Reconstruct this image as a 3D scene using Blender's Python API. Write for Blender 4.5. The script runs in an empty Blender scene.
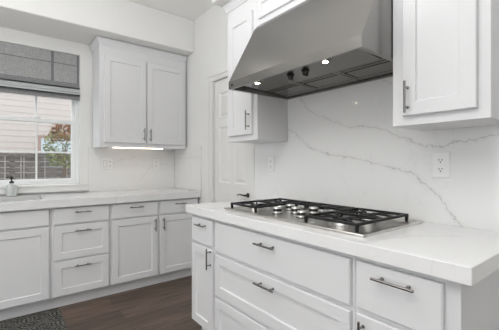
import bpy, bmesh, math, random
from mathutils import Vector, Matrix
random.seed(7)
SC = bpy.context.scene
COL = SC.collection
PI = math.pi

# ------------------------------------------------------------------ camera, light, exposure
# X runs along the window wall (to the right), Y along the range wall (away), Z up.
FPX, HORIZON, EYE = 320.0, 163.6, 1.207
FWD = Vector((0.6148, 0.7887, 0)).normalized()
RGT = Vector((FWD.y, -FWD.x, 0))
cam = bpy.data.cameras.new('camera'); cam_o = bpy.data.objects.new('camera', cam); COL.objects.link(cam_o)
cam.sensor_width = 36; cam.lens = FPX / 499 * 36; cam.shift_y = (HORIZON - 165) / 499
cam.clip_start = 0.02
cam_o.location = (0, 0, EYE)
cam_o.rotation_euler = (PI / 2, 0, -math.atan2(FWD.x, FWD.y))
SC.camera = cam_o

world = bpy.data.worlds.new('world'); SC.world = world; world.use_nodes = True
bg = world.node_tree.nodes['Background']
bg.inputs[0].default_value = (0.92, 0.965, 1.0, 1); bg.inputs[1].default_value = 2.8


def area(name, loc, rot, sx, sy, power, color=(1, 1, 1)):
    l = bpy.data.lights.new(name, 'AREA'); l.shape = 'RECTANGLE'; l.size = sx; l.size_y = sy
    l.energy = power; l.color = color
    o = bpy.data.objects.new(name, l); COL.objects.link(o); o.location = loc; o.rotation_euler = rot
    return o


# unseen overhead panel, added as soft fill for the room
area('ceiling_fill', (-0.5, 0.1, 2.74), (0, 0, 0), 2.4, 2.2, 5, (0.98, 0.985, 1.0))
# small unseen disc lamps, added to lift the sink side and the hood
for _x, _y, _w in ((0.2, 1.65, 2.5), (-1.1, 1.65, 2.5), (0.75, 2.2, 1.0)):
    _l = area('aisle_fill', (_x, _y, 2.775), (0, 0, 0), .16, .16, _w, (1.0, 0.985, 0.96)); _l.data.shape = 'DISK'
# added fill lamp aimed up, brightening the ceiling and upper walls
area('bounce_fill', (-0.7, 0.75, 1.75), (PI, 0, 0), 1.6, 1.6, 92, (0.99, 0.99, 1.0))
SC.view_settings.view_transform = 'Standard'
SC.view_settings.look = 'None'
SC.view_settings.gamma = 1
SC.view_settings.use_curve_mapping = False
SC.view_settings.exposure = -0.13

# ------------------------------------------------------------------ materials


def mat(name, col, rough=0.5, metal=0.0, spec=0.5, var=0.0, vscale=6.0, bump=0.0, bscale=200.0, stretch=(1, 1, 1), emit=None, estr=0, coat=0.0):
    m = bpy.data.materials.new(name); m.use_nodes = True
    nt = m.node_tree; b = nt.nodes['Principled BSDF']
    b.inputs['Base Color'].default_value = (*col, 1); b.inputs['Roughness'].default_value = rough
    b.inputs['Metallic'].default_value = metal; b.inputs['Specular IOR Level'].default_value = spec
    b.inputs['Coat Weight'].default_value = coat
    tc = nt.nodes.new('ShaderNodeTexCoord'); mp = nt.nodes.new('ShaderNodeMapping')
    mp.inputs['Scale'].default_value = stretch
    nt.links.new(tc.outputs['Object'], mp.inputs[0])
    if var > 0:
        n = nt.nodes.new('ShaderNodeTexNoise'); n.inputs['Scale'].default_value = vscale; n.inputs['Detail'].default_value = 5
        r = nt.nodes.new('ShaderNodeMapRange'); r.inputs[3].default_value = 1 - var; r.inputs[4].default_value = 1 + var
        mx = nt.nodes.new('ShaderNodeVectorMath'); mx.operation = 'SCALE'; mx.inputs[0].default_value = col
        nt.links.new(mp.outputs[0], n.inputs['Vector']); nt.links.new(n.outputs[0], r.inputs[0])
        nt.links.new(r.outputs[0], mx.inputs['Scale']); nt.links.new(mx.outputs[0], b.inputs['Base Color'])
    if bump > 0:
        n = nt.nodes.new('ShaderNodeTexNoise'); n.inputs['Scale'].default_value = bscale; n.inputs['Detail'].default_value = 3
        bp = nt.nodes.new('ShaderNodeBump'); bp.inputs['Strength'].default_value = bump; bp.inputs['Distance'].default_value = 0.002
        nt.links.new(mp.outputs[0], n.inputs['Vector']); nt.links.new(n.outputs[0], bp.inputs['Height'])
        nt.links.new(bp.outputs[0], b.inputs['Normal'])
    if emit:
        b.inputs['Emission Color'].default_value = (*emit, 1); b.inputs['Emission Strength'].default_value = estr
    return m


M = {}
M['cab'] = mat('white_cabinet_paint', (0.74, 0.74, 0.748), 0.38, var=0.015, vscale=3)
M['wall'] = mat('wall_paint', (0.81, 0.807, 0.79), 0.75, var=0.015, bump=0.08, bscale=260)
M['ceil'] = mat('ceiling_paint', (0.88, 0.875, 0.855), 0.85, var=0.01, bump=0.06, bscale=260)
M['trim'] = mat('white_trim_paint', (0.79, 0.785, 0.77), 0.42, var=0.01)
M['vinyl'] = mat('white_vinyl', (0.86, 0.87, 0.87), 0.35, var=0.01)
M['pull'] = mat('brushed_nickel', (0.27, 0.262, 0.255), 0.22, metal=1.0, var=0.05, vscale=80)
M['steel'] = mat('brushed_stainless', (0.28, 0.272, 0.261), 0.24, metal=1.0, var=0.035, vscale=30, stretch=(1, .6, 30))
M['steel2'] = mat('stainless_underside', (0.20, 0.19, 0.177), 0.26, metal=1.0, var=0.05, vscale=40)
M['cookst'] = mat('cooktop_steel', (0.60, 0.58, 0.55), 0.3, metal=1.0, var=0.04, vscale=50)
M['chrome'] = mat('polished_metal', (0.74, 0.73, 0.71), 0.3, metal=1.0, var=0.02)
M['iron'] = mat('cast_iron', (0.010, 0.010, 0.0105), 0.5, spec=.3, var=0.2, vscale=60, bump=0.25, bscale=350)
M['blackp'] = mat('black_plastic', (0.012, 0.012, 0.012), 0.35, var=0.1)
M['dark'] = mat('dark_recess', (0.02, 0.02, 0.02), 0.6, var=0.1)
M['plate'] = mat('outlet_plastic', (0.83, 0.83, 0.82), 0.3, var=0.01)
M['bronze'] = mat('dark_bronze', (0.10, 0.09, 0.085), 0.32, metal=1.0, var=0.1, vscale=40)
M['siding'] = mat('pale_pink_siding', (0.47, 0.415, 0.39), 0.7, var=0.05, vscale=4, stretch=(.6, 1, 8))
M['extwhite'] = mat('white_exterior_trim', (0.85, 0.85, 0.83), 0.6, var=0.03)
M['extbrown'] = mat('brown_exterior_trim', (0.30, 0.20, 0.17), 0.6, var=0.1)
M['extpost'] = mat('pale_batten', (0.36, 0.33, 0.31), 0.8, var=0.15, vscale=20)
M['extpane'] = mat('grey_blue_pane', (0.50, 0.58, 0.62), 0.15, var=0.15, vscale=3)
M['soil'] = mat('pale_concrete', (0.68, 0.66, 0.62), 0.9, var=0.1, vscale=12)
M['bark'] = mat('bark', (0.16, 0.11, 0.08), 0.9, var=0.3, vscale=30)
M['led'] = mat('warm_light_strip', (0.9, 0.8, 0.7), 0.5, emit=(1.0, 0.80, 0.60), estr=10, var=0.01)
M['lamp'] = mat('warm_lamp_glass', (0.9, 0.85, 0.7), 0.4, emit=(1.0, 0.86, 0.62), estr=70, var=0.01)
M['soap'] = mat('milky_soap_bottle', (0.86, 0.90, 0.88), 0.15, var=0.02, coat=0.4)
M['soap'].node_tree.nodes['Principled BSDF'].inputs['Transmission Weight'].default_value = .35


_nt = M['steel'].node_tree; _b = _nt.nodes['Principled BSDF']; _c = _nt.nodes.new('ShaderNodeCombineXYZ'); _c.inputs[1].default_value = 1
M['steel_side'] = M['steel'].copy()
_nt.links.new(_c.outputs[0], _b.inputs['Tangent']); _b.inputs['Anisotropic'].default_value = .7


def nodes_mat(name):
    m = bpy.data.materials.new(name); m.use_nodes = True
    nt = m.node_tree
    return m, nt, nt.nodes['Principled BSDF']


# fence: horizontal weathered boards
m, nt, b = nodes_mat('weathered_boards'); M['fence'] = m
tc = nt.nodes.new('ShaderNodeTexCoord'); mp = nt.nodes.new('ShaderNodeMapping'); mp.inputs['Scale'].default_value = (3.5, 1, 34)
n = nt.nodes.new('ShaderNodeTexNoise'); n.inputs['Scale'].default_value = 2.0; n.inputs['Detail'].default_value = 7
cr = nt.nodes.new('ShaderNodeValToRGB')
cr.color_ramp.elements[0].position = .36; cr.color_ramp.elements[0].color = (0.04, 0.034, 0.032, 1)
cr.color_ramp.elements[1].position = .66; cr.color_ramp.elements[1].color = (0.20, 0.172, 0.162, 1)
nt.links.new(tc.outputs['Object'], mp.inputs[0]); nt.links.new(mp.outputs[0], n.inputs['Vector'])
nt.links.new(n.outputs[0], cr.inputs[0]); nt.links.new(cr.outputs[0], b.inputs['Base Color']); b.inputs['Roughness'].default_value = .85

# wood floor: planks along X
m, nt, b = nodes_mat('dark_wood_planks'); M['floor'] = m
tc = nt.nodes.new('ShaderNodeTexCoord')
br = nt.nodes.new('ShaderNodeTexBrick'); br.offset = .37; br.inputs['Scale'].default_value = 1.0
br.inputs['Brick Width'].default_value = 1.5; br.inputs['Row Height'].default_value = 0.165
br.inputs['Mortar Size'].default_value = 0.0016; br.inputs['Mortar'].default_value = (0.022, 0.014, 0.01, 1)
br.inputs['Color1'].default_value = (0.085, 0.057, 0.042, 1); br.inputs['Color2'].default_value = (0.15, 0.105, 0.079, 1)
mp = nt.nodes.new('ShaderNodeMapping'); mp.inputs['Scale'].default_value = (1.6, 22, 1)
n = nt.nodes.new('ShaderNodeTexNoise'); n.inputs['Scale'].default_value = 2.4; n.inputs['Detail'].default_value = 6
mr = nt.nodes.new('ShaderNodeMapRange'); mr.inputs[1].default_value = .3; mr.inputs[2].default_value = .7; mr.inputs[3].default_value = .5; mr.inputs[4].default_value = 1.4
mx = nt.nodes.new('ShaderNodeVectorMath'); mx.operation = 'SCALE'
nt.links.new(tc.outputs['Object'], br.inputs['Vector']); nt.links.new(tc.outputs['Object'], mp.inputs[0])
nt.links.new(mp.outputs[0], n.inputs['Vector']); nt.links.new(n.outputs[0], mr.inputs[0])
nt.links.new(br.outputs['Color'], mx.inputs[0]); nt.links.new(mr.outputs[0], mx.inputs['Scale'])
nt.links.new(mx.outputs[0], b.inputs['Base Color']); b.inputs['Roughness'].default_value = .42

# rug: charcoal with a pale medallion pattern
m, nt, b = nodes_mat('ornamental_rug'); M['rug'] = m


def chain(nt):
    def f(op, a, c=None, d=None, clamp=False):
        q = nt.nodes.new('ShaderNodeMath'); q.operation = op; q.use_clamp = clamp
        for i, x in enumerate((a, c, d)):
            if x is None: continue
            if isinstance(x, (int, float)): q.inputs[i].default_value = x
            else: nt.links.new(x, q.inputs[i])
        return q.outputs[0]
    return f


f = chain(nt)
tc = nt.nodes.new('ShaderNodeTexCoord'); sp = nt.nodes.new('ShaderNodeSeparateXYZ'); nt.links.new(tc.outputs['Object'], sp.inputs[0])
S_ = 5.0
u = f('SUBTRACT', f('FRACT', f('MULTIPLY_ADD', sp.outputs[0], S_, 100.3)), .5)
w = f('SUBTRACT', f('FRACT', f('MULTIPLY_ADD', sp.outputs[1], S_, 100.15)), .5)
rr_ = f('SQRT', f('ADD', f('MULTIPLY', u, u), f('MULTIPLY', w, w)))
an = f('ARCTAN2', w, u)
pet = f('COSINE', f('MULTIPLY', an, 8.0))
rings = f('SINE', f('ADD', f('MULTIPLY', rr_, 46.0), f('MULTIPLY', pet, 1.5)))
dia = f('ABSOLUTE', f('SUBTRACT', f('ADD', f('ABSOLUTE', u), f('ABSOLUTE', w)), .47))
line = f('SUBTRACT', 1.0, f('DIVIDE', dia, .035), clamp=True)
nz = nt.nodes.new('ShaderNodeTexNoise'); nz.inputs['Scale'].default_value = 42; nz.inputs['Detail'].default_value = 3
nt.links.new(tc.outputs['Object'], nz.inputs['Vector'])
val = f('ADD', f('MULTIPLY_ADD', rings, .34, f('MULTIPLY', line, .55)), f('MULTIPLY_ADD', nz.outputs[0], 1.5, -.42))
cr = nt.nodes.new('ShaderNodeValToRGB'); cr.color_ramp.elements[0].position = .2; cr.color_ramp.elements[0].color = (0.022, 0.022, 0.022, 1)
cr.color_ramp.elements[1].position = .62; cr.color_ramp.elements[1].color = (0.15, 0.145, 0.13, 1)
nt.links.new(val, cr.inputs[0]); nt.links.new(cr.outputs[0], b.inputs['Base Color']); b.inputs['Roughness'].default_value = .95

# roman shade cloth: woven grey, lets a little light through
m, nt, b = nodes_mat('woven_grey_cloth'); M['cloth'] = m
tc = nt.nodes.new('ShaderNodeTexCoord'); mp = nt.nodes.new('ShaderNodeMapping'); mp.inputs['Scale'].default_value = (6, 6, 60)
n = nt.nodes.new('ShaderNodeTexNoise'); n.inputs['Scale'].default_value = 4; n.inputs['Detail'].default_value = 5
mp2 = nt.nodes.new('ShaderNodeMapping'); mp2.inputs['Scale'].default_value = (60, 6, 5)
n2 = nt.nodes.new('ShaderNodeTexNoise'); n2.inputs['Scale'].default_value = 4; n2.inputs['Detail'].default_value = 4
ad = nt.nodes.new('ShaderNodeMath'); ad.operation = 'ADD'
cr = nt.nodes.new('ShaderNodeValToRGB'); cr.color_ramp.elements[0].position = .36; cr.color_ramp.elements[0].color = (0.40, 0.40, 0.405, 1)
cr.color_ramp.elements[1].position = .64; cr.color_ramp.elements[1].color = (0.60, 0.60, 0.595, 1)
hf = nt.nodes.new('ShaderNodeMath'); hf.operation = 'MULTIPLY'; hf.inputs[1].default_value = .5
tr = nt.nodes.new('ShaderNodeBsdfTranslucent'); ms = nt.nodes.new('ShaderNodeMixShader'); ms.inputs[0].default_value = .3
for a_, b_ in ((mp, n), (mp2, n2)):
    nt.links.new(tc.outputs['Object'], a_.inputs[0]); nt.links.new(a_.outputs[0], b_.inputs['Vector'])
nt.links.new(n.outputs[0], ad.inputs[0]); nt.links.new(n2.outputs[0], ad.inputs[1]); nt.links.new(ad.outputs[0], hf.inputs[0])
nt.links.new(hf.outputs[0], cr.inputs[0]); nt.links.new(cr.outputs[0], b.inputs['Base Color']); nt.links.new(cr.outputs[0], tr.inputs[0])
b.inputs['Roughness'].default_value = .9
nt.links.new(b.outputs[0], ms.inputs[1]); nt.links.new(tr.outputs[0], ms.inputs[2])
nt.links.new(ms.outputs[0], nt.nodes['Material Output'].inputs[0])
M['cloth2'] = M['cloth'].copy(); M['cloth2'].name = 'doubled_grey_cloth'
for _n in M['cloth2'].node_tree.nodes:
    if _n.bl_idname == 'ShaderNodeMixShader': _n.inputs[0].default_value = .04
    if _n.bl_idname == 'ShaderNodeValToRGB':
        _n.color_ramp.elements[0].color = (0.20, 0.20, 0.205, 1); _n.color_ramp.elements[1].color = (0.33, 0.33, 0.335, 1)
M['foldcloth'] = mat('pale_fold_cloth', (0.60, 0.62, 0.63), 0.85, var=0.08, vscale=14, stretch=(1, 1, 14))  # paler tone used for the gathered folds
M['batten'] = mat('dark_shade_batten', (0.06, 0.06, 0.062), 0.8, var=0.1, vscale=30)
M['darkstrip'] = mat('dark_grey_strip', (0.22, 0.22, 0.225), 0.9, var=0.1, vscale=50)

# window glass
m, nt, b = nodes_mat('window_glass'); M['glass'] = m
t = nt.nodes.new('ShaderNodeBsdfTransparent'); t.inputs[0].default_value = (0.97, 0.98, 0.98, 1)
g = nt.nodes.new('ShaderNodeBsdfGlossy'); g.inputs['Roughness'].default_value = .02
ms = nt.nodes.new('ShaderNodeMixShader'); ms.inputs[0].default_value = .07
nt.links.new(t.outputs[0], ms.inputs[1]); nt.links.new(g.outputs[0], ms.inputs[2]); nt.links.new(ms.outputs[0], nt.nodes['Material Output'].inputs[0])

# leaves: green with rusty young growth, in patches
for nm, c0, c1 in (('leaf_green', (0.08, 0.11, 0.035), (0.34, 0.36, 0.13)), ('leaf_rust', (0.22, 0.055, 0.015), (0.42, 0.18, 0.055))):
    m, nt, b = nodes_mat(nm); M[nm] = m
    tc = nt.nodes.new('ShaderNodeTexCoord'); n = nt.nodes.new('ShaderNodeTexNoise'); n.inputs['Scale'].default_value = 18
    cr = nt.nodes.new('ShaderNodeValToRGB'); cr.color_ramp.elements[0].position = .38; cr.color_ramp.elements[0].color = (*c0, 1)
    cr.color_ramp.elements[1].position = .62; cr.color_ramp.elements[1].color = (*c1, 1)
    nt.links.new(tc.outputs['Object'], n.inputs['Vector']); nt.links.new(n.outputs[0], cr.inputs[0]); nt.links.new(cr.outputs[0], b.inputs['Base Color'])
    b.inputs['Roughness'].default_value = .6


def quartz(name, axes, segs, rough=0.12, base=(0.80, 0.80, 0.795), vein=(0.36, 0.345, 0.33)):
    """white quartz with soft clouding; segs = drawn veins as (u0,v0,u1,v1,half_width,strength) in object space axes"""
    m, nt, b = nodes_mat(name)
    N = nt.nodes.new; L = nt.links.new
    tc = N('ShaderNodeTexCoord')

    def math_(op, a, c=None, d=None, clamp=False):
        q = N('ShaderNodeMath'); q.operation = op; q.use_clamp = clamp
        for i, x in enumerate((a, c, d)):
            if x is None: continue
            if isinstance(x, (int, float)): q.inputs[i].default_value = x
            else: L(x, q.inputs[i])
        return q.outputs[0]
    nz = N('ShaderNodeTexNoise'); nz.inputs['Scale'].default_value = 13; nz.inputs['Detail'].default_value = 8
    nz.inputs['Roughness'].default_value = .7
    L(tc.outputs['Object'], nz.inputs['Vector'])
    cen = N('ShaderNodeVectorMath'); cen.operation = 'SUBTRACT'; cen.inputs[1].default_value = (.5, .5, .5); L(nz.outputs[1], cen.inputs[0])
    sc = N('ShaderNodeVectorMath'); sc.operation = 'SCALE'; sc.inputs['Scale'].default_value = .085; L(cen.outputs[0], sc.inputs[0])
    pos = N('ShaderNodeVectorMath'); pos.operation = 'ADD'; L(tc.outputs['Object'], pos.inputs[0]); L(sc.outputs[0], pos.inputs[1])
    sep = N('ShaderNodeSeparateXYZ'); L(pos.outputs[0], sep.inputs[0])
    U, V = sep.outputs[axes[0]], sep.outputs[axes[1]]
    total = None
    for (u0, v0, u1, v1, hw, st) in segs:
        du, dv = u1 - u0, v1 - v0; ll = du * du + dv * dv
        pu = math_('SUBTRACT', U, u0); pv = math_('SUBTRACT', V, v0)
        h = math_('MULTIPLY', math_('ADD', math_('MULTIPLY', pu, du), math_('MULTIPLY', pv, dv)), 1 / ll, clamp=True)
        eu = math_('SUBTRACT', pu, math_('MULTIPLY', h, du)); ev = math_('SUBTRACT', pv, math_('MULTIPLY', h, dv))
        d = math_('SQRT', math_('ADD', math_('MULTIPLY', eu, eu), math_('MULTIPLY', ev, ev)))
        k = math_('MULTIPLY', math_('SUBTRACT', 1.0, math_('DIVIDE', d, hw), clamp=True), st)
        halo = math_('MULTIPLY', math_('SUBTRACT', 1.0, math_('DIVIDE', d, hw * 7), clamp=True), st * .16)
        k = math_('ADD', k, halo)
        total = k if total is None else math_('MAXIMUM', total, k)
    # faint natural veining everywhere
    w = N('ShaderNodeTexNoise'); w.inputs['Scale'].default_value = 1.9; w.inputs['Detail'].default_value = 4; w.inputs['Distortion'].default_value = 1.2
    L(tc.outputs['Object'], w.inputs['Vector'])
    ridge = math_('ABSOLUTE', math_('SUBTRACT', w.outputs[0], .5))
    faint = math_('MULTIPLY', math_('SUBTRACT', 1.0, math_('DIVIDE', ridge, .010), clamp=True), .07)
    total = faint if total is None else math_('ADD', total, faint, clamp=True)
    # patchy strength along each vein
    pn = N('ShaderNodeTexNoise'); pn.inputs['Scale'].default_value = 11; L(tc.outputs['Object'], pn.inputs['Vector'])
    pr = N('ShaderNodeMapRange'); pr.inputs[1].default_value = .3; pr.inputs[2].default_value = .7; pr.inputs[3].default_value = .45; pr.inputs[4].default_value = 1.1
    L(pn.outputs[0], pr.inputs[0])
    total = math_('MULTIPLY', total, pr.outputs[0], clamp=True)
    mx = N('ShaderNodeMixRGB'); mx.inputs[1].default_value = (*base, 1); mx.inputs[2].default_value = (*vein, 1)
    L(total, mx.inputs[0]); L(mx.outputs[0], b.inputs['Base Color'])
    b.inputs['Roughness'].default_value = rough
    return m


# ------------------------------------------------------------------ mesh helpers
ORIG = {}


def box(bm, x0, x1, y0, y1, z0, z1, bev=0.0, seg=1):
    r = bmesh.ops.create_cube(bm, size=1)
    vs = r['verts']
    for v in vs:
        v.co = Vector(((x0 + x1) / 2 + v.co.x * (x1 - x0), (y0 + y1) / 2 + v.co.y * (y1 - y0), (z0 + z1) / 2 + v.co.z * (z1 - z0)))
    if bev > 0:
        es = list({e for v in vs for e in v.link_edges})
        bmesh.ops.bevel(bm, geom=es, offset=bev, segments=seg, affect='EDGES', profile=.6)
    return bm


def loft(bm, rings, cap0=True, cap1=True, closed=True):
    L_ = [[bm.verts.new(p) for p in r] for r in rings]
    n = len(L_[0])
    for a, c in zip(L_, L_[1:]):
        for i in range(n if closed else n - 1):
            j = (i + 1) % n
            try: bm.faces.new((a[i], a[j], c[j], c[i]))
            except ValueError: pass
    if cap0: bm.faces.new(list(reversed(L_[0])))
    if cap1: bm.faces.new(L_[-1])
    return bm


def frame_axes(d):
    d = d.normalized()
    a = Vector((0, 0, 1)) if abs(d.z) < .9 else Vector((1, 0, 0))
    u = d.cross(a).normalized(); return u, d.cross(u).normalized()


def tube(bm, pts, r, n=8, radii=None):
    pts = [Vector(p) for p in pts]; rings = []
    for i, p in enumerate(pts):
        d = (pts[min(i + 1, len(pts) - 1)] - pts[max(i - 1, 0)])
        u, w = frame_axes(d); rr = radii[i] if radii else r
        rings.append([p + u * rr * math.cos(2 * PI * k / n) + w * rr * math.sin(2 * PI * k / n) for k in range(n)])
    return loft(bm, rings)


def lathe(bm, base, prof, axis=Vector((0, 0, 1)), n=24):
    """prof = [(radius, height)...] turned about axis through base"""
    axis = axis.normalized(); u, w = frame_axes(axis); base = Vector(base)
    rings = [[base + axis * h + (u * math.cos(2 * PI * k / n) + w * math.sin(2 * PI * k / n)) * max(r, 1e-4) for k in range(n)] for r, h in prof]
    return loft(bm, rings)


def obj(name, bm, m, parent=None, smooth=False, label=None):
    bmesh.ops.remove_doubles(bm, verts=bm.verts, dist=1e-6)
    bmesh.ops.recalc_face_normals(bm, faces=bm.faces)
    if parent is not None:
        o0 = ORIG[parent.name]
    else:
        xs = [v.co for v in bm.verts]
        o0 = Vector(((min(v.x for v in xs) + max(v.x for v in xs)) / 2, (min(v.y for v in xs) + max(v.y for v in xs)) / 2, min(v.z for v in xs)))
    for v in bm.verts: v.co -= o0
    me = bpy.data.meshes.new(name); bm.to_mesh(me); bm.free()
    for mm in (m if isinstance(m, (list, tuple)) else [m]): me.materials.append(mm)
    if smooth:
        me.shade_smooth() if hasattr(me, 'shade_smooth') else None
        try: me.set_sharp_from_angle(angle=math.radians(40))
        except Exception: pass
    o = bpy.data.objects.new(name, me); COL.objects.link(o)
    if parent is not None: o.parent = parent
    else: o.location = o0
    ORIG[o.name] = o0
    if label: o['label'] = label
    return o


def thing(name, loc, label, cat, group=None):
    o = bpy.data.objects.new(name, None); COL.objects.link(o); o.location = loc; o.empty_display_size = .1
    ORIG[o.name] = Vector(loc)
    return tag(o, label, cat, group)


def tag(o, label, cat, group=None, kind=None):
    o['label'] = label; o['category'] = cat
    if group: o['group'] = group
    if kind: o['kind'] = kind
    return o


def struct(name, bm, m, label=None, parent=None):
    o = obj(name, bm, m, parent)
    if parent is None: o['kind'] = 'structure'
    if label: o['label'] = label
    return o


def B_(): return bmesh.new()


# ------------------------------------------------------------------ measures
YA, XB = 3.65, 1.693             # window wall plane, range wall plane
CEIL = 2.79
SOF = 2.437                      # underside of the soffits

# window opening
WX0, WX1, WZ0, WZ1 = -0.09, 0.645, 1.0, 2.315

# ------------------------------------------------------------------ room shell
struct('floor', box(B_(), -3.3, XB + .15, -2.3, YA + .15, -.1, 0), M['floor'], 'dark brown wood plank floor')
struct('ceiling', box(B_(), -3.3, XB + .15, -2.3, YA + .15, CEIL, CEIL + .1), M['ceil'], 'pale flat ceiling')
bm = B_()
box(bm, -3.3, WX0, YA, YA + .15, 0, CEIL); box(bm, WX1, XB + .15, YA, YA + .15, 0, CEIL)
box(bm, WX0, WX1, YA, YA + .15, 0, WZ0 - .0); box(bm, WX0, WX1, YA, YA + .15, WZ1, CEIL)
struct('wall_back', bm, M['wall'], 'off-white wall with the window over the sink counter')
# range wall with the door opening
DY0, DY1, DZ = 2.14, 2.765, 2.03
bm = B_()
box(bm, XB, XB + .15, -2.3, DY0, 0, CEIL); box(bm, XB, XB + .15, DY1, YA, 0, CEIL); box(bm, XB, XB + .15, DY0, DY1, DZ, CEIL)
struct('wall_right', bm, M['wall'], 'off-white wall behind the range and around the panelled door')
struct('wall_front', box(B_(), -3.3, XB + .15, -2.3, -2.2, 0, CEIL), M['wall'])
bm = B_()
box(bm, -3.3, -3.2, -2.2, -1.0, 0, CEIL); box(bm, -3.3, -3.2, 1.75, YA, 0, CEIL); box(bm, -3.3, -3.2, -1.0, 1.75, 2.35, CEIL)
struct('wall_left', bm, M['wall'])
struct('trim_1', box(B_(), -3.2, XB, 3.165, YA, SOF, CEIL, .012, 3), M['wall'], 'painted soffit above the sink wall cabinets')
struct('trim_2', box(B_(), 1.28, XB, -2.2, 2.12, SOF - .004, CEIL, .012, 3), M['trim'], 'painted soffit above the range wall cabinets')

# door


def six_panel(bm, y0, y1, z0, z1, x):
    """panelled leaf: front face at x, facing -X"""
    th = .035
    wd = y1 - y0; st = .092; mid = (y0 + y1) / 2
    cols = ((y0 + st, mid - .038), (mid + .038, y1 - st)); rows = ((.24, .80), (1.02, 1.565), (1.655, 1.90))
    ys = sorted({y0, y1, *[c for q in cols for c in q]}); zs = sorted({z0, z1, *[c for q in rows for c in q]})
    for i in range(len(ys) - 1):
        for j in range(len(zs) - 1):
            a, c, d, e = ys[i], ys[i + 1], zs[j], zs[j + 1]
            if any(abs(a - q[0]) < 1e-6 for q in cols) and any(abs(d - q[0]) < 1e-6 for q in rows):
                R = lambda k, dx: [(x + dx, a + k, d + k), (x + dx, c - k, d + k), (x + dx, c - k, e - k), (x + dx, a + k, e - k)]
                loft(bm, [R(0, 0), R(.012, .009), R(.022, .009), R(.045, .002)], cap0=False)
            else:
                bm.faces.new([bm.verts.new(p) for p in ((x, a, d), (x, c, d), (x, c, e), (x, a, e))])
    box(bm, x + .012, x + th, y0, y1, z0, z1)


bm = B_()
six_panel(bm, DY0 + .004, DY1 - .004, .01, DZ - .004, XB + .012)
door = struct('door_1', bm, M['trim'], 'white panelled pantry door with a dark lever')
bm = B_()
hy, hz = 2.207, .93
lathe(bm, (XB + .0125, hy, hz), [(.0, 0), (.021, .0), (.021, .005), (.010, .010), (.008, .045), (0, .046)], Vector((-1, 0, 0)), 20)
tube(bm, [(XB - .033, hy - .004, hz), (XB - .036, hy + .03, hz + .004), (XB - .035, hy + .065, hz + .008), (XB - .032, hy + .095, hz + .001), (XB - .032, hy + .105, hz - .007)], .006, 8, [.0065, .0065, .0055, .0045, .0035])
obj('lever_handle', bm, M['bronze'], door, True, 'dark curved lever handle')
# casing
bm = B_()
CW = .068


def casing_piece(bm, a, b, c, d):
    box(bm, XB - .018, XB, a, b, c, d, .004, 2)
    box(bm, XB - .024, XB - .017, a + .01, b - .03 if b - a > d - c else b - .014, c + .004, d - .004, .002)


box(bm, XB - .016, XB, DY1, DY1 + CW, 0, DZ + CW, .003, 1); box(bm, XB - .022, XB - .015, DY1 + CW - .026, DY1 + CW, 0, DZ + CW, .004, 2)
box(bm, XB - .016, XB, DY0 - .052, DY0, 0, DZ + CW, .003, 1)
box(bm, XB - .016, XB, DY0, DY1, DZ, DZ + CW, .003, 1); box(bm, XB - .022, XB - .015, DY0 - .052, DY1 + CW, DZ + CW - .026, DZ + CW, .004, 2)
struct('trim_3', bm, M['trim'], 'white casing around the panelled door')

# window: frame, sashes with grids, glass
bm = B_()
FY0, FY1 = YA + .055, YA + .125


def ring_frame(bm, x0, x1, z0, z1, y0, y1, w, wb=None, wt=None):
    wb = wb or w; wt = wt or w
    box(bm, x0, x0 + w, y0, y1, z0, z1, .003); box(bm, x1 - w, x1, y0, y1, z0, z1, .003)
    box(bm, x0 + w, x1 - w, y0, y1, z0, z0 + wb, .003); box(bm, x0 + w, x1 - w, y0, y1, z1 - wt, z1, .003)


ring_frame(bm, WX0, WX1, WZ0, WZ1, FY0, FY1, .032, .022)
win = struct('window_1', bm, M['vinyl'], 'white single-hung window with grids behind the grey shade')
MR = 1.63; CX = .278
bm = B_(); ring_frame(bm, WX0 + .032, WX1 - .032, MR - .02, WZ1 - .032, FY0 + .036, FY1 - .005, .03)
box(bm, CX - .008, CX + .008, FY0 + .045, FY0 + .06, MR, WZ1 - .05); box(bm, WX0 + .06, WX1 - .06, FY0 + .0455, FY0 + .0595, 1.955, 1.971)
obj('upper_sash', bm, M['vinyl'], win)
bm = B_(); ring_frame(bm, WX0 + .032, WX1 - .032, WZ0 + .022, MR + .018, FY0 + .004, FY0 + .035, .038, .035, .036)
box(bm, CX - .008, CX + .008, FY0 + .012, FY0 + .026, WZ0 + .05, MR); box(bm, WX0 + .06, WX1 - .06, FY0 + .0125, FY0 + .0255, 1.312, 1.328)
sash = obj('lower_sash', bm, M['vinyl'], win)
bm = B_(); box(bm, CX - .03, CX + .03, FY0 - .004, FY0 + .03, MR + .018, MR + .026, .003); box(bm, CX - .012, CX + .03, FY0 - .01, FY0 + .008, MR + .026, MR + .036, .003)
obj('sash_lock', bm, M['vinyl'], sash)
obj('window_pane', box(B_(), WX0 + .05, WX1 - .05, FY0 + .050, FY0 + .054, MR, WZ1 - .05), M['glass'], win)
obj('window_pane', box(B_(), WX0 + .06, WX1 - .06, FY0 + .017, FY0 + .021, WZ0 + .05, MR), M['glass'], win)
# sill: stool and apron
bm = B_(); box(bm, WX0 - .075, WX1 + .075, YA - .03, YA - .0005, WZ0 - .068, WZ0 - .012, .004, 2)
box(bm, WX0 - .06, WX1 + .06, YA - .04, YA - .0005, WZ0 - .016, WZ0 + .002, .004, 2); box(bm, WX0 + .0005, WX1 - .0005, YA - .0005, FY0, WZ0, WZ0 + .002)
struct('trim_4', bm, M['trim'], 'white window sill above the sink counter')

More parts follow.
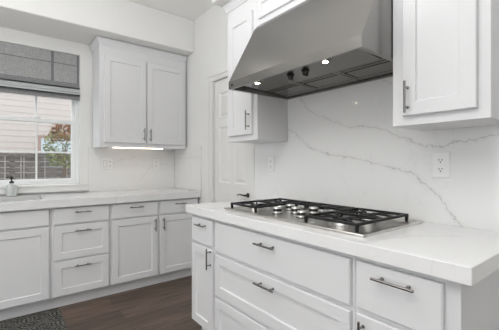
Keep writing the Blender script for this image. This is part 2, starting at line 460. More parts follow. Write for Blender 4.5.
# ------------------------------------------------------------------ outside the window
GZ = -.35
struct('ground', box(B_(), -6, 8, YA + .15, 14, GZ - .1, GZ), M['soil'], 'pale concrete ground outside the window')
house = thing('neighbouring_house', (1.0, 9.6, GZ), 'pale pink lap-sided house beyond the fence outside the window', 'house')
bm = B_()
nl = 40; lap = .145
pts = []
for i in range(nl):
    z = GZ + .05 + i * lap
    pts += [(9.6 - .014, z), (9.6 - .004, z + lap - .002)]
prof = [(9.75, GZ)] + pts + [(9.75, GZ + .05 + nl * lap)]
loft(bm, [[(-5, y, z) for y, z in prof], [(7, y, z) for y, z in prof]])
obj('siding', bm, M['siding'], house)
hw = None
bm = B_(); ring_frame(bm, .74, 1.62, .95, 1.92, 9.54, 9.60, .07)
hw = obj('house_window', bm, M['extbrown'], house, label='brown framed window')
obj('pane', box(B_(), .80, 1.55, 9.56, 9.575, 1.01, 1.86), M['extpane'], hw)
obj('corner_board', box(B_(), .70, .738, 9.55, 9.6, GZ, 1.86), M['extwhite'], house)

fence = thing('board_fence', (.5, 6.5, GZ), 'weathered grey-brown horizontal board fence outside the window', 'fence')
bm = B_(); z = GZ + .03
while z < 1.33:
    box(bm, -3.5, 4.5, 6.5 + random.uniform(-.004, .004), 6.52, z, z + .085, .004); z += .092
obj('board_panel', bm, M['fence'], fence)
obj('top_rail', box(B_(), -3.5, 4.5, 6.47, 6.55, z - .004, z + .045, .006), M['fence'], fence)
for px in (-2.6, -1.2, .12, 1.5, 2.9):
    obj('post', box(B_(), px, px + .07, 6.525, 6.60, GZ, 1.36, .004), M['fence'], fence)

for px in (-.58, -.30, .055, .265, .305, .60, .93, 1.22, 1.26, 1.62):
    obj('batten', box(B_(), px, px + .014, 6.478, 6.4955, GZ + .02, 1.32, .002), M['extpost'], fence, label='thin pale upright batten')

tree = thing('young_tree', (.78, 5.9, GZ), 'small leafy tree with rust-coloured top growth in front of the fence', 'tree')
bm = B_(); tube(bm, [(.80, 5.9, GZ), (.79, 5.9, .4), (.80, 5.9, .95), (.84, 5.9, 1.5)], .02, 8, [.028, .024, .018, .008])
for a in range(9):
    t0 = random.uniform(1.0, 1.4); an = random.uniform(0, 2 * PI); ln = random.uniform(.15, .28)
    tube(bm, [(.82, 5.9, t0), (.82 + math.cos(an) * ln * .6, 5.9 + math.sin(an) * ln * .6, t0 + ln * .5), (.82 + math.cos(an) * ln, 5.9 + math.sin(an) * ln, t0 + ln * 1.1)], .006, 5, [.009, .006, .003])
obj('trunk', bm, M['bark'], tree, True)


def leaves(n, zr, rr, size, keep):
    bm = B_(); k = 0
    while k < n:
        z = random.uniform(*zr); an = random.uniform(0, 2 * PI)
        f = (z - 1.05) / .85
        rad = rr * (math.sin(max(0.05, min(1, f * .92 + .06)) * PI) ** .55) * random.uniform(.25, 1) ** .5
        c = Vector((.84 + math.cos(an) * rad * 1.05, 5.9 + math.sin(an) * rad * .8, z))
        if not keep(c): continue
        d = Vector((random.uniform(-1, 1), random.uniform(-1, 1), random.uniform(-.9, .5))).normalized(); u, w = frame_axes(d)
        s = size * random.uniform(.6, 1.2); bend = w * s * .12
        p = [c, c + d * s * .35 + u * s * .26 + bend, c + d * s, c + d * s * .35 - u * s * .26 + bend]
        vs = [bm.verts.new(q) for q in p]; bm.faces.new((vs[0], vs[1], vs[2])); bm.faces.new((vs[0], vs[2], vs[3])); k += 1
    return bm


o = obj('foliage', leaves(760, (1.18, 1.76), .31, .072, lambda c: random.random() < 1.3 - (c.z - 1.3) * 1.5), M['leaf_green'], tree)
o = obj('rust_foliage', leaves(420, (1.55, 1.87), .29, .075, lambda c: random.random() < (c.z - 1.45) * 3.2), M['leaf_rust'], tree, label='rust-coloured young leaves')

# ------------------------------------------------------------------ roman shade
sh = thing('roman_shade', (CX, YA, 1.855), 'grey woven roman shade drawn up over the kitchen window', 'shade')
SX0, SX1 = WX0 + .004, WX1 - .004
bm = B_()
# side profile (y offset from wall, z): flat cloth, then the gathered folds
flat = [(YA + .018, 2.312), (YA + .016, 2.20), (YA + .016, 2.10), (YA + .012, 2.02)]
pr = flat; bk = [(y + .004, z) for y, z in reversed(pr)]
ring = pr + bk
loft(bm, [[(SX0, y, z) for y, z in ring], [(SX1, y, z) for y, z in ring]])
obj('cloth_panel', bm, M['cloth'], sh, True)


def fold(z_top, z_bot, out, back):
    """one drooping fold of cloth, a loop seen from the side"""
    n = 9; outer = []
    for i in range(n):
        t = i / (n - 1); outer.append((YA + back - math.sin(t * PI) ** .7 * 0 - out * math.sin(t * PI * .62), z_top + (z_bot - z_top) * t))
    inner = [(y + .005, z) for y, z in reversed(outer)]
    bm = B_(); ring = outer + inner
    loft(bm, [[(SX0, y, z) for y, z in ring], [(SX1, y, z) for y, z in ring]])
    return bm


obj('gathered_band', fold(2.022, 1.966, .014, .012), M['cloth2'], sh, True)
for zt, zb, ou in ((1.972, 1.944, .034), (1.953, 1.925, .042), (1.934, 1.904, .048)):
    obj('fold', fold(zt, zb, ou, .012), M['foldcloth'], sh, True, 'paler fold of gathered cloth')
obj('hem', fold(1.902, 1.849, .030, .012), M['cloth2'], sh, True)
for z in (1.968, 1.899):
    obj('batten', box(B_(), SX0, SX1, YA - .032, YA - .002, z - .0035, z + .0035, .002), M['batten'], sh)
obj('cloth_strip', box(B_(), .395, .416, YA + .010, YA + .0155, 2.015, 2.31), M['darkstrip'], sh, label='dark vertical strip on the cloth')  # darker upright strip laid on the cloth panel
obj('cloth_strip', box(B_(), SX1 - .022, SX1 - .004, YA + .010, YA + .0155, 2.015, 2.31), M['darkstrip'], sh, label='dark side seam on the cloth')
obj('cloth_strip', box(B_(), SX0, SX1 - .022, YA + .0105, YA + .0152, 2.200, 2.206), M['darkstrip'], sh, label='thin horizontal seam on the cloth')

# ------------------------------------------------------------------ backsplashes and worktops
def proj(px, py):
    """point of the range wall seen at a pixel -> (Y, Z)"""
    r = FWD + RGT * ((px - 249.5) / FPX); t = (XB - .012) / r.x
    return r.y * t, EYE + (HORIZON - py) / FPX * t


def vein(path, hw, st):
    q = [proj(*p) for p in path]
    return [(a[0], a[1], c[0], c[1], hw, st) for a, c in zip(q, q[1:])]


BY0, BY1 = -.6, 2.086
segs = vein([(289, 129), (303, 140), (313, 149), (329, 154), (345, 157), (368, 161.5), (390, 167), (411, 172)], .0039, .62)
segs += vein([(411, 172), (430, 190), (445, 203), (452, 214), (464, 228)], .0039, .7)
segs += vein([(300, 98), (309, 109), (321, 116), (348, 127), (368, 125.5), (390, 133), (425, 147), (440, 146), (470, 140), (499, 134)], .0036, .66)
segs += vein([(378, 78), (392, 84), (410, 92)], .003, .5)
o0 = Vector((XB - .0065, (BY0 + BY1) / 2, .9145))
segs = [(a - o0.y, c - o0.z, d - o0.y, e - o0.z, hw, s_) for a, c, d, e, hw, s_ in segs]
M['splash'] = quartz('veined_quartz_splash', (1, 2), segs, .05)
M['splash2'] = quartz('quartz_splash', (0, 2), [(-.32, .22, -.18, .33, .003, .5), (-.18, .33, .0, .36, .003, .4), (.05, .10, .22, .30, .003, .4), (.22, .30, .4, .28, .003, .4)], .1)
M['top'] = quartz('quartz_worktop', (0, 1), [(.1, -.72, -.02, -.60, .004, .4), (-.02, -.60, -.2, -.55, .004, .4)], .14, base=(.82, .82, .82))
M['top2'] = quartz('quartz_worktop_sink', (0, 1), [(.35, -.33, .5, -.2, .004, .2), (.28, -.34, .10, .2, .005, .3)], .14, base=(.77, .77, .77))

o = obj('backsplash', box(B_(), XB - .0125, XB - .0005, BY0, BY1, .9145, 1.76), M['splash'])
tag(o, 'white quartz backsplash with grey diagonal veins behind the cooktop', 'backsplash')
o = obj('backsplash', box(B_(), WX1 + .078, XB - .014, YA - .0125, YA - .0005, .9145, 1.385), M['splash2'])
tag(o, 'white quartz backsplash under the wall cabinet right of the window', 'backsplash')
o = obj('backsplash', box(B_(), XB - .0125, XB - .0005, 3.0, YA - .0005, .9145, 1.395, .001), M['splash2'])
tag(o, 'short return of quartz backsplash beside the panelled door', 'backsplash')

CBF = 1.046                       # front edge of the range worktop
CBY0, CBY1 = .325, 2.084
o = obj('worktop', box(B_(), CBF, XB - .001, CBY0, CBY1, .8605, .914, .002, 1), M['top'])
tag(o, 'thick white quartz worktop holding the cooktop', 'worktop')

CAF = 3.0                         # front edge of the sink worktop
bm = B_()
SKX0, SKX1, SKY0, SKY1 = -.46, .285, 3.12, 3.52
# slab with a rounded opening for the sink: outer and inner rings bridged
def rrect(x0, x1, y0, y1, r, n=5):
    out = []
    for cx, cy, a0 in ((x1 - r, y1 - r, 0), (x0 + r, y1 - r, 90), (x0 + r, y0 + r, 180), (x1 - r, y0 + r, 270)):
        for k in range(n + 1):
            a = math.radians(a0 + 90 * k / n); out.append((cx + r * math.cos(a), cy + r * math.sin(a)))
    return out


AX0, AX1 = -.60, XB - .0135
inn = rrect(SKX0, SKX1, SKY0, SKY1, .06)
outr = []
sx, sy = (SKX0 + SKX1) / 2, (SKY0 + SKY1) / 2
per = len(inn) // 4
corners = [(AX1, YA - .0135), (AX0, YA - .0135), (AX0, CAF), (AX1, CAF)]
for q in range(4):
    for k in range(per): outr.append(corners[q])
for z, flip in ((.914, 0), (.852, 1)):
    vo = [bm.verts.new((*c, z)) for c in corners]; vi = [bm.verts.new((*p, z)) for p in inn]
    n = len(inn)
    for q in range(4):
        seg = vi[q * per:(q + 1) * per]
        for a, c in zip(seg, seg[1:]): bm.faces.new((vo[q], a, c))
        bm.faces.new((vo[q], seg[-1], vi[((q + 1) * per) % n], vo[(q + 1) % 4]))
    if z > .9: top_o, top_i = vo, vi
    else: bot_o, bot_i = vo, vi
for A, Bv in ((top_o, bot_o), (top_i, bot_i)):
    for i in range(len(A)):
        j = (i + 1) % len(A); bm.faces.new((A[i], A[j], Bv[j], Bv[i]))
o = obj('worktop', bm, M['top2'])
tag(o, 'white quartz worktop with the sink below the window', 'worktop')
bm = B_()
r1 = rrect(SKX0 - .012, SKX1 + .012, SKY0 - .012, SKY1 + .012, .07); r2 = rrect(SKX0 + .0, SKX1 - .0, SKY0 + .0, SKY1 - .0, .06); r3 = rrect(SKX0 + .012, SKX1 - .012, SKY0 + .012, SKY1 - .012, .05)
loft(bm, [[(*p, .846) for p in r1], [(*p, .8515) for p in r1], [(*p, .8515) for p in r2], [(*p, .70) for p in r3]], cap0=False, cap1=True)
o = obj('sink', bm, M['steel2'], None, True)
tag(o, 'stainless undermount sink in the worktop under the window', 'sink')

# ------------------------------------------------------------------ cabinets
MAPA = lambda face: (lambda u, w, d: (u, face - d, w))     # fronts facing -Y
MAPB = lambda face: (lambda u, w, d: (face - d, u, w))     # fronts facing -X


def rect_ring(P, u0, u1, w0, w1, ins, d):
    return [P(u0 + ins, w0 + ins, d), P(u1 - ins, w0 + ins, d), P(u1 - ins, w1 - ins, d), P(u0 + ins, w1 - ins, d)]


def shaker(P, u0, u1, w0, w1, rail=.056, th=.02):
    bm = B_(); R = lambda i, d: rect_ring(P, u0, u1, w0, w1, i, d)
    return loft(bm, [R(0, .0005), R(0, th - .003), R(.003, th), R(rail, th), R(rail + .004, th - .009)])


def slab(P, u0, u1, w0, w1, th=.02):
    bm = B_(); R = lambda i, d: rect_ring(P, u0, u1, w0, w1, i, d)
    return loft(bm, [R(0, .0005), R(0, th - .004), R(.004, th)])


def pull(P, u, w, length, vertical=False, th=.02):
    """bar pull with two posts standing off the front"""
    bm = B_(); off = th + .031; L2 = length / 2; pp = L2 * .62
    q = (lambda s: P(u, w + s, off)) if vertical else (lambda s: P(u + s, w, off))
    tube(bm, [q(-L2), q(-L2 + .001), q(L2 - .001), q(L2)], .0055, 10, [.004, .005, .005, .004])
    for s in (-pp, pp):
        a = Vector(P(u, w + s, th + .0003) if vertical else P(u + s, w, th + .0003)); c = Vector(q(s))
        tube(bm, [a, a + (c - a) * .12, a + (c - a) * .15, c], .004, 8, [.0065, .0065, .004, .004])
    return bm


def base_unit(P, root, u0, u1, wall_d, fronts, ztop, toe_d=.07, end=False):
    """fronts: list of (kind, u0, u1, w0, w1, (pull_u, pull_w, len, vertical) or None)"""
    bm = B_()
    a, c = Vector(P(u0, .105, 0)), Vector(P(u1, ztop, -wall_d))
    box(bm, min(a.x, c.x), max(a.x, c.x), min(a.y, c.y), max(a.y, c.y), .105, ztop, .0015)
    obj('carcass', bm, M['cab'], root)
    a, c = Vector(P(u0, 0, -toe_d)), Vector(P(u1, .1045, -wall_d))
    obj('toe_kick', box(B_(), min(a.x, c.x), max(a.x, c.x), min(a.y, c.y), max(a.y, c.y), .0005, .1045), M['cab'], root)
    front_set(P, root, fronts)


def front_set(P, root, fronts):
    for kind, a, c, w0, w1, h in fronts:
        sh_ = kind in ('door', 'drawer')
        nm = 'door' if kind == 'door' else 'drawer' if kind in ('drawer', 'slabdrawer') else 'false_front'
        f = obj(nm, shaker(P, a, c, w0, w1) if sh_ else slab(P, a, c, w0, w1), M['cab'], root)
        if h: obj('handle', pull(P, *h), M['pull'], f, True)


# --- range wall base units (face frames at X = 1.085, fronts 20 mm proud)
P = MAPB(1.085); dB = XB - .001 - 1.085
r = thing('base_cabinet', (1.085, 1.885, 0), 'narrow white base cabinet nearest the panelled door', 'cabinet', 'range wall base cabinets')
base_unit(P, r, 1.7355, 2.045, dB, [('slabdrawer', 1.752, 2.030, .672, .838, (1.875, .797, .12, False)), ('door', 1.752, 2.030, .115, .655, (1.772, .598, .135, True))], .860)
r = thing('base_cabinet', (1.085, 1.235, 0), 'wide white three-drawer base cabinet under the cooktop', 'cabinet', 'range wall base cabinets')
base_unit(P, r, .7255, 1.7345, dB, [('slabdrawer', .737, 1.722, .656, .838, (1.221, .793, .15, False)), ('drawer', .737, 1.722, .386, .636, (1.221, .588, .15, False)), ('drawer', .737, 1.722, .115, .366, (1.221, .318, .15, False))], .860)
r = thing('base_cabinet', (1.085, .545, 0), 'white base cabinet with drawer and door at the near end of the worktop', 'cabinet', 'range wall base cabinets')
base_unit(P, r, .365, .7245, dB, [('slabdrawer', .408, .708, .662, .838, (.556, .80, .15, False)), ('door', .408, .708, .115, .642, (.678, .56, .135, True))], .860)

# --- sink wall base units (face frames at Y = 3.05)
P = MAPA(3.05); dA = YA - .001 - 3.05
r = thing('base_cabinet', (-.135, 3.05, 0), 'wide white sink base cabinet with false drawer front under the window', 'cabinet', 'sink wall base cabinets')
base_unit(P, r, -.585, .3275, dA, [('falsefront', -.57, .313, .706, .838, None), ('door', -.57, -.14, .115, .690, (-.17, .6, .13, True)), ('door', -.13, .313, .115, .690, (-.10, .6, .13, True))], .695, .06)
bm = B_(); box(bm, -.585, .3275, 3.05, 3.10, .6955, .8515)
obj('front_rail', bm, M['cab'], r)
r = thing('base_cabinet', (.555, 3.05, 0), 'white three-drawer base cabinet between the sink unit and the corner unit', 'cabinet', 'sink wall base cabinets')
base_unit(P, r, .3285, .7805, dA, [('slabdrawer', .345, .770, .706, .838, (.557, .80, .128, False)), ('drawer', .345, .770, .413, .690, (.557, .643, .128, False)), ('drawer', .345, .770, .115, .397, (.557, .348, .128, False))], .851, .06)
r = thing('base_cabinet', (1.23, 3.05, 0), 'white two-door, two-drawer base cabinet in the corner beside the door', 'cabinet', 'sink wall base cabinets')
base_unit(P, r, .7815, XB - .014, dA, [('slabdrawer', .795, 1.222, .706, .838, (1.008, .80, .128, False)), ('slabdrawer', 1.246, 1.668, .706, .838, (1.457, .80, .128, False)),
                                       ('door', .795, 1.222, .115, .690, (1.192, .612, .125, True)), ('door', 1.246, 1.668, .115, .690, (1.276, .612, .125, True))], .851, .06)

# --- upper cabinets


def upper_unit(P, root, u0, u1, w0, w1, depth, fronts, crown, sides):
    a, c = Vector(P(u0, w0, 0)), Vector(P(u1, w1, -depth))
    bm = B_(); box(bm, min(a.x, c.x), max(a.x, c.x), min(a.y, c.y), max(a.y, c.y), w0, w1, .0015)
    obj('carcass', bm, M['cab'], root)
    front_set(P, root, fronts)
    if crown:
        bm = B_(); l, rr = sides
        prof = [(.002, w1 - .004), (.006, w1 - .004), (.008, w1 + .008), (.014, w1 + .016), (.022, w1 + .04), (.027, w1 + .046), (.027, w1 + .057), (.0, w1 + .057)]
        loft(bm, [[P(u0 - o_ * l, w, o_), P(u1 + o_ * rr, w, o_), P(u1 + o_ * rr, w, -depth), P(u0 - o_ * l, w, -depth)] for o_, w in prof])
        obj('crown', bm, M['cab'], root)


P = MAPA(3.34)
r = thing('upper_cabinet', (1.22, 3.34, 1.372), 'white two-door wall cabinet right of the window', 'cabinet', 'upper cabinets')
upper_unit(P, r, .76, XB - .014, 1.372, 2.372, YA - .002 - 3.34 - .011, [('door', .80, 1.212, 1.415, 2.275, (1.186, 1.51, .13, True)), ('door', 1.226, 1.655, 1.415, 2.275, (1.252, 1.505, .13, True))], True, (1, 0))
obj('light_strip', box(B_(), 1.0 - .10, 1.43, 3.40, 3.414, 1.3675, 1.3715, .001), M['led'], r, label='lit warm strip light under the cabinet')

P = MAPB(1.39); dU = XB - .014 - 1.39
r = thing('upper_cabinet', (1.39, 1.88, 1.372), 'tall narrow white cabinet left of the hood', 'cabinet', 'upper cabinets')
upper_unit(P, r, 1.6955, 2.06, 1.372, 2.372, dU, [('door', 1.738, 2.022, 1.412, 2.275, (1.764, 1.51, .135, True))], True, (0, 1))
r = thing('upper_cabinet', (1.39, 1.215, 2.145), 'short wide white cabinet above the steel hood', 'cabinet', 'upper cabinets')
upper_unit(P, r, .7385, 1.6945, 2.147, 2.372, dU, [], True, (0, 0))
obj('front_panel', shaker(P, .765, 1.668, 2.185, 2.31, .03, .016), M['cab'], r)
r = thing('upper_cabinet', (1.39, .555, 1.372), 'white cabinet right of the hood above the outlet', 'cabinet', 'upper cabinets')
upper_unit(P, r, .373, .7375, 1.372, 2.372, dU, [('door', .412, .686, 1.412, 2.275, (.660, 1.488, .135, True))], True, (1, 0))

# ------------------------------------------------------------------ range hood
HY0, HY1 = .7405, 1.6925
hood = thing('range_hood', (1.42, (HY0 + HY1) / 2, 1.68), 'wide sloped stainless steel range hood over the cooktop', 'range hood')
HB = 1.678
bm = B_()
prof = [(1.15, HB), (1.15, HB + .048), (1.153, HB + .053), (1.36, 2.112), (1.388, 2.1465), (XB - .015, 2.1465), (XB - .015, HB)]
prof_r = [(x, z) for x, z in prof]
vl = [bm.verts.new((x, HY0, z)) for x, z in prof_r]; vr = [bm.verts.new((x, HY1, z)) for x, z in prof_r]
nn = len(prof_r)
for i in range(nn - 1): bm.faces.new((vl[i], vl[i + 1], vr[i + 1], vr[i]))
for f_ in (bm.faces.new(vl), bm.faces.new(list(reversed(vr)))): f_.material_index = 1
# underside: lip, then a cavity
ins = .022
R = lambda i, z: [(1.15 + i * .6, HY0 + i, z), (1.15 + i * .6, HY1 - i, z), (XB - .015 - i, HY1 - i, z), (XB - .015 - i, HY0 + i, z)]
r0 = [vl[0], vr[0], vr[-1], vl[-1]]; r1 = [bm.verts.new(p) for p in R(ins, HB)]; r2 = [bm.verts.new(p) for p in R(ins + .004, HB + .045)]
for a, c in ((r0, r1), (r1, r2)):
    for i in range(4): bm.faces.new((a[i], a[(i + 1) % 4], c[(i + 1) % 4], c[i]))
bm.faces.new(r2)
o = obj('canopy', bm, [M['steel'], M['steel_side']], hood)
# control panel hanging along the front of the cavity
bm = B_()
pz0, pz1 = HB + .004, HB + .044
loft(bm, [[(1.166, .770, pz0 + .004), (1.345, .770, pz0 - .006), (1.352, .770, pz1), (1.166, .770, pz1)], [(1.166, 1.57, pz0 + .004), (1.345, 1.57, pz0 - .006), (1.352, 1.61, pz1), (1.166, 1.61, pz1)]])
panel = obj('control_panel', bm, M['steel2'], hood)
for (ky) in (1.222, 1.115):
    bm = B_(); lathe(bm, (1.232, ky, pz0 - .0005), [(.0, 0), (.021, 0), (.021, .004), (.016, .006), (.015, .018), (.012, .020), (0, .020)], Vector((0, 0, -1)), 20)
    box(bm, 1.216, 1.248, ky - .004, ky + .004, pz0 - .026, pz0 - .016, .002)
    obj('knob', bm, M['blackp'], panel, True)
for ky in (1.452, .955):
    bm = B_(); lathe(bm, (1.190, ky, pz0 + .003), [(.0, 0), (.024, 0), (.024, .004), (.019, .006), (0, .006)], Vector((0, 0, -1)), 20)
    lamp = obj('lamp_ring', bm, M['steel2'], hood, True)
    bm = B_(); lathe(bm, (1.190, ky, pz0 - .0025), [(.0, 0), (.0125, 0), (.011, .003), (.007, .0048), (0, .0055)], Vector((0, 0, -1)), 20)
    obj('lamp_glass', bm, M['lamp'], lamp, True, 'lit warm hood lamp')
# baffle filters behind the panel
fy = [(.772, 1.063), (1.070, 1.360), (1.367, 1.658)]
for a, c in fy:
    bm = B_(); x0, x1 = 1.362, 1.648; zf, zb = HB + .020, HB + .010
    zz = lambda x: zf + (zb - zf) * (x - x0) / (x1 - x0)
    ring_frame_x = [(x0, x0 + .016), (x1 - .05, x1)]
    for p, q in ring_frame_x: loft(bm, [[(p, a, zz(p)), (q, a, zz(q)), (q, a, zz(q) + .02), (p, a, zz(p) + .02)], [(p, c, zz(p)), (q, c, zz(q)), (q, c, zz(q) + .02), (p, c, zz(p) + .02)]])
    for p, q in ((a, a + .012), (c - .012, c)): loft(bm, [[(x0 + .016, p, zz(x0)), (x0 + .016, q, zz(x0)), (x0 + .016, q, zz(x0) + .02), (x0 + .016, p, zz(x0) + .02)], [(x1 - .05, p, zz(x1)), (x1 - .05, q, zz(x1)), (x1 - .05, q, zz(x1) + .02), (x1 - .05, p, zz(x1) + .02)]])
    x = x0 + .022
    while x < x0 + .10:
        z = zz(x); loft(bm, [[(x, y, z + .004), (x + .012, y, z), (x + .024, y, z + .004), (x + .022, y, z + .007), (x + .012, y, z + .003), (x + .002, y, z + .007)] for y in (a + .012, c - .012)]); x += .031
    loft(bm, [[(x, y, zz(x) + .003), (x1 - .05, y, zz(x1) + .003), (x1 - .05, y, zz(x1) + .008), (x, y, zz(x) + .008)] for y in (a + .012, c - .012)])
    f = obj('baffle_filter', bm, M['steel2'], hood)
    for yy in ((a + c) / 2 - .035, (a + c) / 2 + .035):
        bm = B_(); lathe(bm, (x0 + .008, yy, zf), [(0, 0), (.006, 0), (.007, .010), (0, .011)], Vector((0, 0, -1)), 12)
        obj('filter_knob', bm, M['blackp'], f, True)
bm = B_(); lathe(bm, (1.1498, 1.655, HB + .024), [(0, 0), (.0085, 0), (.0085, .002), (.006, .0025), (0, .0025)], Vector((-1, 0, 0)), 20)
obj('badge', bm, M['bronze'], hood, True, 'small round dark badge')

# ------------------------------------------------------------------ cooktop
cook = thing('gas_cooktop', (1.39, 1.22, .914), 'stainless five-burner gas cooktop with black grates', 'cooktop')
KX0, KX1, KY0, KY1, KZ = 1.13, 1.65, .718, 1.715, .9145
bm = B_()
rr = lambda i, z: [(x, y, z) for x, y in rrect(KX0 + i, KX1 - i, KY0 + i, KY1 - i, .008 - min(i, .005), 3)]
loft(bm, [rr(0, KZ), rr(0, KZ + .006), rr(.003, KZ + .010), rr(.022, KZ + .011), rr(.028, KZ + .007)])
tray = obj('tray', bm, M['cookst'], cook, True)
TZ = KZ + .007
burn = [(1.265, 1.552, .040), (1.475, 1.552, .046), (1.265, .915, .046), (1.475, .915, .040), (1.530, 1.24, .034)]
for x, y, rad in burn:
    bm = B_(); lathe(bm, (x, y, TZ), [(rad + .02, 0), (rad + .02, .003), (rad + .008, .006), (rad + .004, .016), (rad - .006, .019), (0, .019)], n=28)
    bu = obj('burner', bm, M['chrome'], cook, True, 'bright metal burner base')
    bm = B_(); lathe(bm, (x, y, TZ + .0193), [(rad - .004, 0), (rad, .002), (rad, .008), (rad - .004, .011), (0, .0115)], n=28)
    obj('burner_cap', bm, M['iron'], bu, True, 'black burner cap')
GT = KZ + .0455                     # top of the grates


def grate(x0, x1, y0, y1, centres):
    bm = B_(); b2 = .0075; zt, zb = GT, GT - .0115
    box(bm, x0, x1, y0, y0 + 2 * b2, zb, zt, .002); box(bm, x0, x1, y1 - 2 * b2, y1, zb, zt, .002)
    box(bm, x0, x0 + 2 * b2, y0 + 2 * b2, y1 - 2 * b2, zb, zt, .002); box(bm, x1 - 2 * b2, x1, y0 + 2 * b2, y1 - 2 * b2, zb, zt, .002)
    def bar(p, q, w=.0046):
        p, q = Vector((*p, 0)), Vector((*q, 0)); d = (q - p).normalized(); u = Vector((-d.y, d.x, 0)) * w
        loft(bm, [[p + u + Vector((0, 0, zb + .002)), p - u + Vector((0, 0, zb + .002)), p - u * .7 + Vector((0, 0, zt)), p + u * .7 + Vector((0, 0, zt))],
                  [q + u + Vector((0, 0, zb + .004)), q - u + Vector((0, 0, zb + .004)), q - u * .7 + Vector((0, 0, zt - .001)), q + u * .7 + Vector((0, 0, zt - .001))]])
    n = len(centres); cuts = [x0] + [(centres[i][0] + centres[i + 1][0]) / 2 for i in range(n - 1)] + [x1]
    for i, (cx, cy) in enumerate(centres):
        a, c = cuts[i], cuts[i + 1]
        if i > 0: box(bm, a - b2, a + b2, y0 + 2 * b2, y1 - 2 * b2, zb, zt, .002)
        for px, py in ((a, y0 + b2), (c, y0 + b2), (a, y1 - b2), (c, y1 - b2), (cx, y0 + b2), (cx, y1 - b2)):
            d = Vector((cx - px, cy - py)); ln = d.length; e = d * ((ln - .024) / ln)
            bar((px, py), (px + e.x, py + e.y))
    for fx in (x0 + .007, x1 - .007):
        for fy_ in (y0 + .007, y1 - .007):
            loft(bm, [[(fx + s * .007, fy_ + t * .007, zb + .002) for s, t in ((-1, -1), (1, -1), (1, 1), (-1, 1))], [(fx + s * .0055, fy_ + t * .0055, TZ + .0045) for s, t in ((-1, -1), (1, -1), (1, 1), (-1, 1))]])
            lathe(bm, (fx, fy_, TZ + .0002), [(.007, 0), (.007, .0045), (0, .0046)], n=10)
    return obj('grate', bm, M['iron'], cook)


grate(1.155, 1.590, 1.426, 1.678, [(1.265, 1.552), (1.475, 1.552)])
grate(1.155, 1.590, .762, 1.055, [(1.265, .915), (1.475, .915)])
grate(1.468, 1.590, 1.063, 1.418, [(1.530, 1.24)])
for x, y in ((1.254, 1.350), (1.260, 1.165), (1.337, 1.284), (1.402, 1.394), (1.418, 1.222)):
    bm = B_(); lathe(bm, (x, y, TZ + .0042), [(.0265, 0), (.026, .003), (.0245, .009), (0, .009)], n=24)
    k = obj('knob', bm, M['chrome'], cook, True, 'bright metal control knob')
    bm = B_(); lathe(bm, (x, y, TZ), [(.029, 0), (.029, .003), (.027, .004), (0, .004)], n=24)  # black ring stands in for shadow and reflection at the knob foot
    obj('knob_shade_ring', bm, M['blackp'], k, True, 'black ring painting the shade under the knob')
    bm = B_(); lathe(bm, (x, y, TZ + .0132), [(.024, 0), (.0258, .001), (.0258, .014), (.024, .015), (0, .015)], n=24)
    obj('knob_band', bm, M['blackp'], k, True, 'black band of the knob')
    bm = B_(); lathe(bm, (x, y, TZ + .0284), [(.0255, 0), (.0255, .005), (.0235, .0075), (0, .008)], n=24)
    obj('knob_top', bm, M['chrome'], k, True)

# ------------------------------------------------------------------ outlets


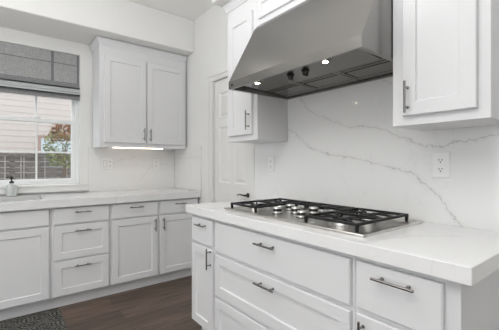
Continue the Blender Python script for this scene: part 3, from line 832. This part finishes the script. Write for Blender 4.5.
def outlet(P, u, w, wid, hgt, gangs, label):
    r = thing('wall_outlet', P(u, w - hgt / 2, 0), label, 'outlet')
    bm = B_(); R = lambda i, d: rect_ring(P, u - wid / 2, u + wid / 2, w - hgt / 2, w + hgt / 2, i, d)
    loft(bm, [R(0, .0003), R(0, .003), R(.003, .006)])
    obj('plate', bm, M['plate'], r)
    for g_, kind in gangs:
        if kind == 'outlet':
            for dz in (-.022, .022):
                bm = B_(); Q = lambda i, d: rect_ring(P, u + g_ - .017, u + g_ + .017, w + dz - .0155, w + dz + .0155, i, d)
                loft(bm, [Q(0, .0062), Q(0, .0075), Q(.001, .008)])
                q = obj('socket', bm, M['plate'], r)
                bm = B_()
                for du in (-.0065, .0065):
                    loft(bm, [rect_ring(P, u + g_ + du - .0016, u + g_ + du + .0016, w + dz - .001, w + dz + .0075, 0, d) for d in (.0081, .0085)])
                loft(bm, [rect_ring(P, u + g_ - .003, u + g_ + .003, w + dz - .0105, w + dz - .005, 0, d) for d in (.0081, .0085)])
                obj('slots', bm, M['dark'], q, label='dark socket slots')
        else:
            bm = B_(); Q = lambda i, d: rect_ring(P, u + g_ - .0165, u + g_ + .0165, w - .033, w + .033, i, d)
            loft(bm, [Q(0, .0062), Q(0, .0085), Q(.002, .0105)])
            obj('rocker', bm, M['plate'], r)
            bm = B_(); loft(bm, [rect_ring(P, u + g_ - .0185, u + g_ + .0185, w - .035, w + .035, 0, d) for d in (.0061, .0066)])
            obj('rocker_gap', bm, M['darkstrip'], r, label='shadow gap around the rocker')
    return r


outlet(MAPB(XB - .0125), .650, 1.200, .080, .124, [(0, 'outlet')], 'white double wall outlet on backsplash right of the cooktop')
outlet(MAPB(XB - .0125), 1.878, 1.203, .074, .124, [(0, 'outlet')], 'white wall outlet beneath the narrow upper cabinet left of the hood')
outlet(MAPA(YA - .0125), .905, 1.205, .115, .118, [(-.024, 'rocker'), (.024, 'outlet')], 'white outlet plate on backsplash nearest the window')
outlet(MAPA(YA - .0125), 1.445, 1.205, .080, .118, [(0, 'outlet')], 'white outlet plate on sink wall backsplash nearest the corner')

# ------------------------------------------------------------------ soap bottle and rug
bx, by = .082, 3.574
soap = thing('soap_dispenser', (bx, by, .914), 'white glass soap dispenser with black pump beside the sink', 'soap dispenser')
bm = B_(); lathe(bm, (bx, by, .9145), [(.036, 0), (.041, .004), (.041, .088), (.036, .100), (.018, .108), (.016, .116), (0, .116)], n=28)
obj('bottle', bm, M['soap'], soap, True)
bm = B_(); lathe(bm, (bx, by, 1.0307), [(.017, 0), (.017, .016), (.013, .019), (.006, .020), (.0055, .048), (.010, .049), (.010, .062), (.006, .065), (0, .065)], n=20)
tube(bm, [(bx, by, 1.087), (bx - .02, by - .02, 1.089), (bx - .033, by - .033, 1.082)], .0055, 8)
obj('pump', bm, M['blackp'], soap, True, 'black pump head')

bm = B_(); box(bm, -.75, .385, 2.33, 3.09, .0008, .009, .003)
o = obj('kitchen_rug', bm, M['rug']); tag(o, 'charcoal rug with pale ornamental pattern on wood floor before the sink', 'rug')
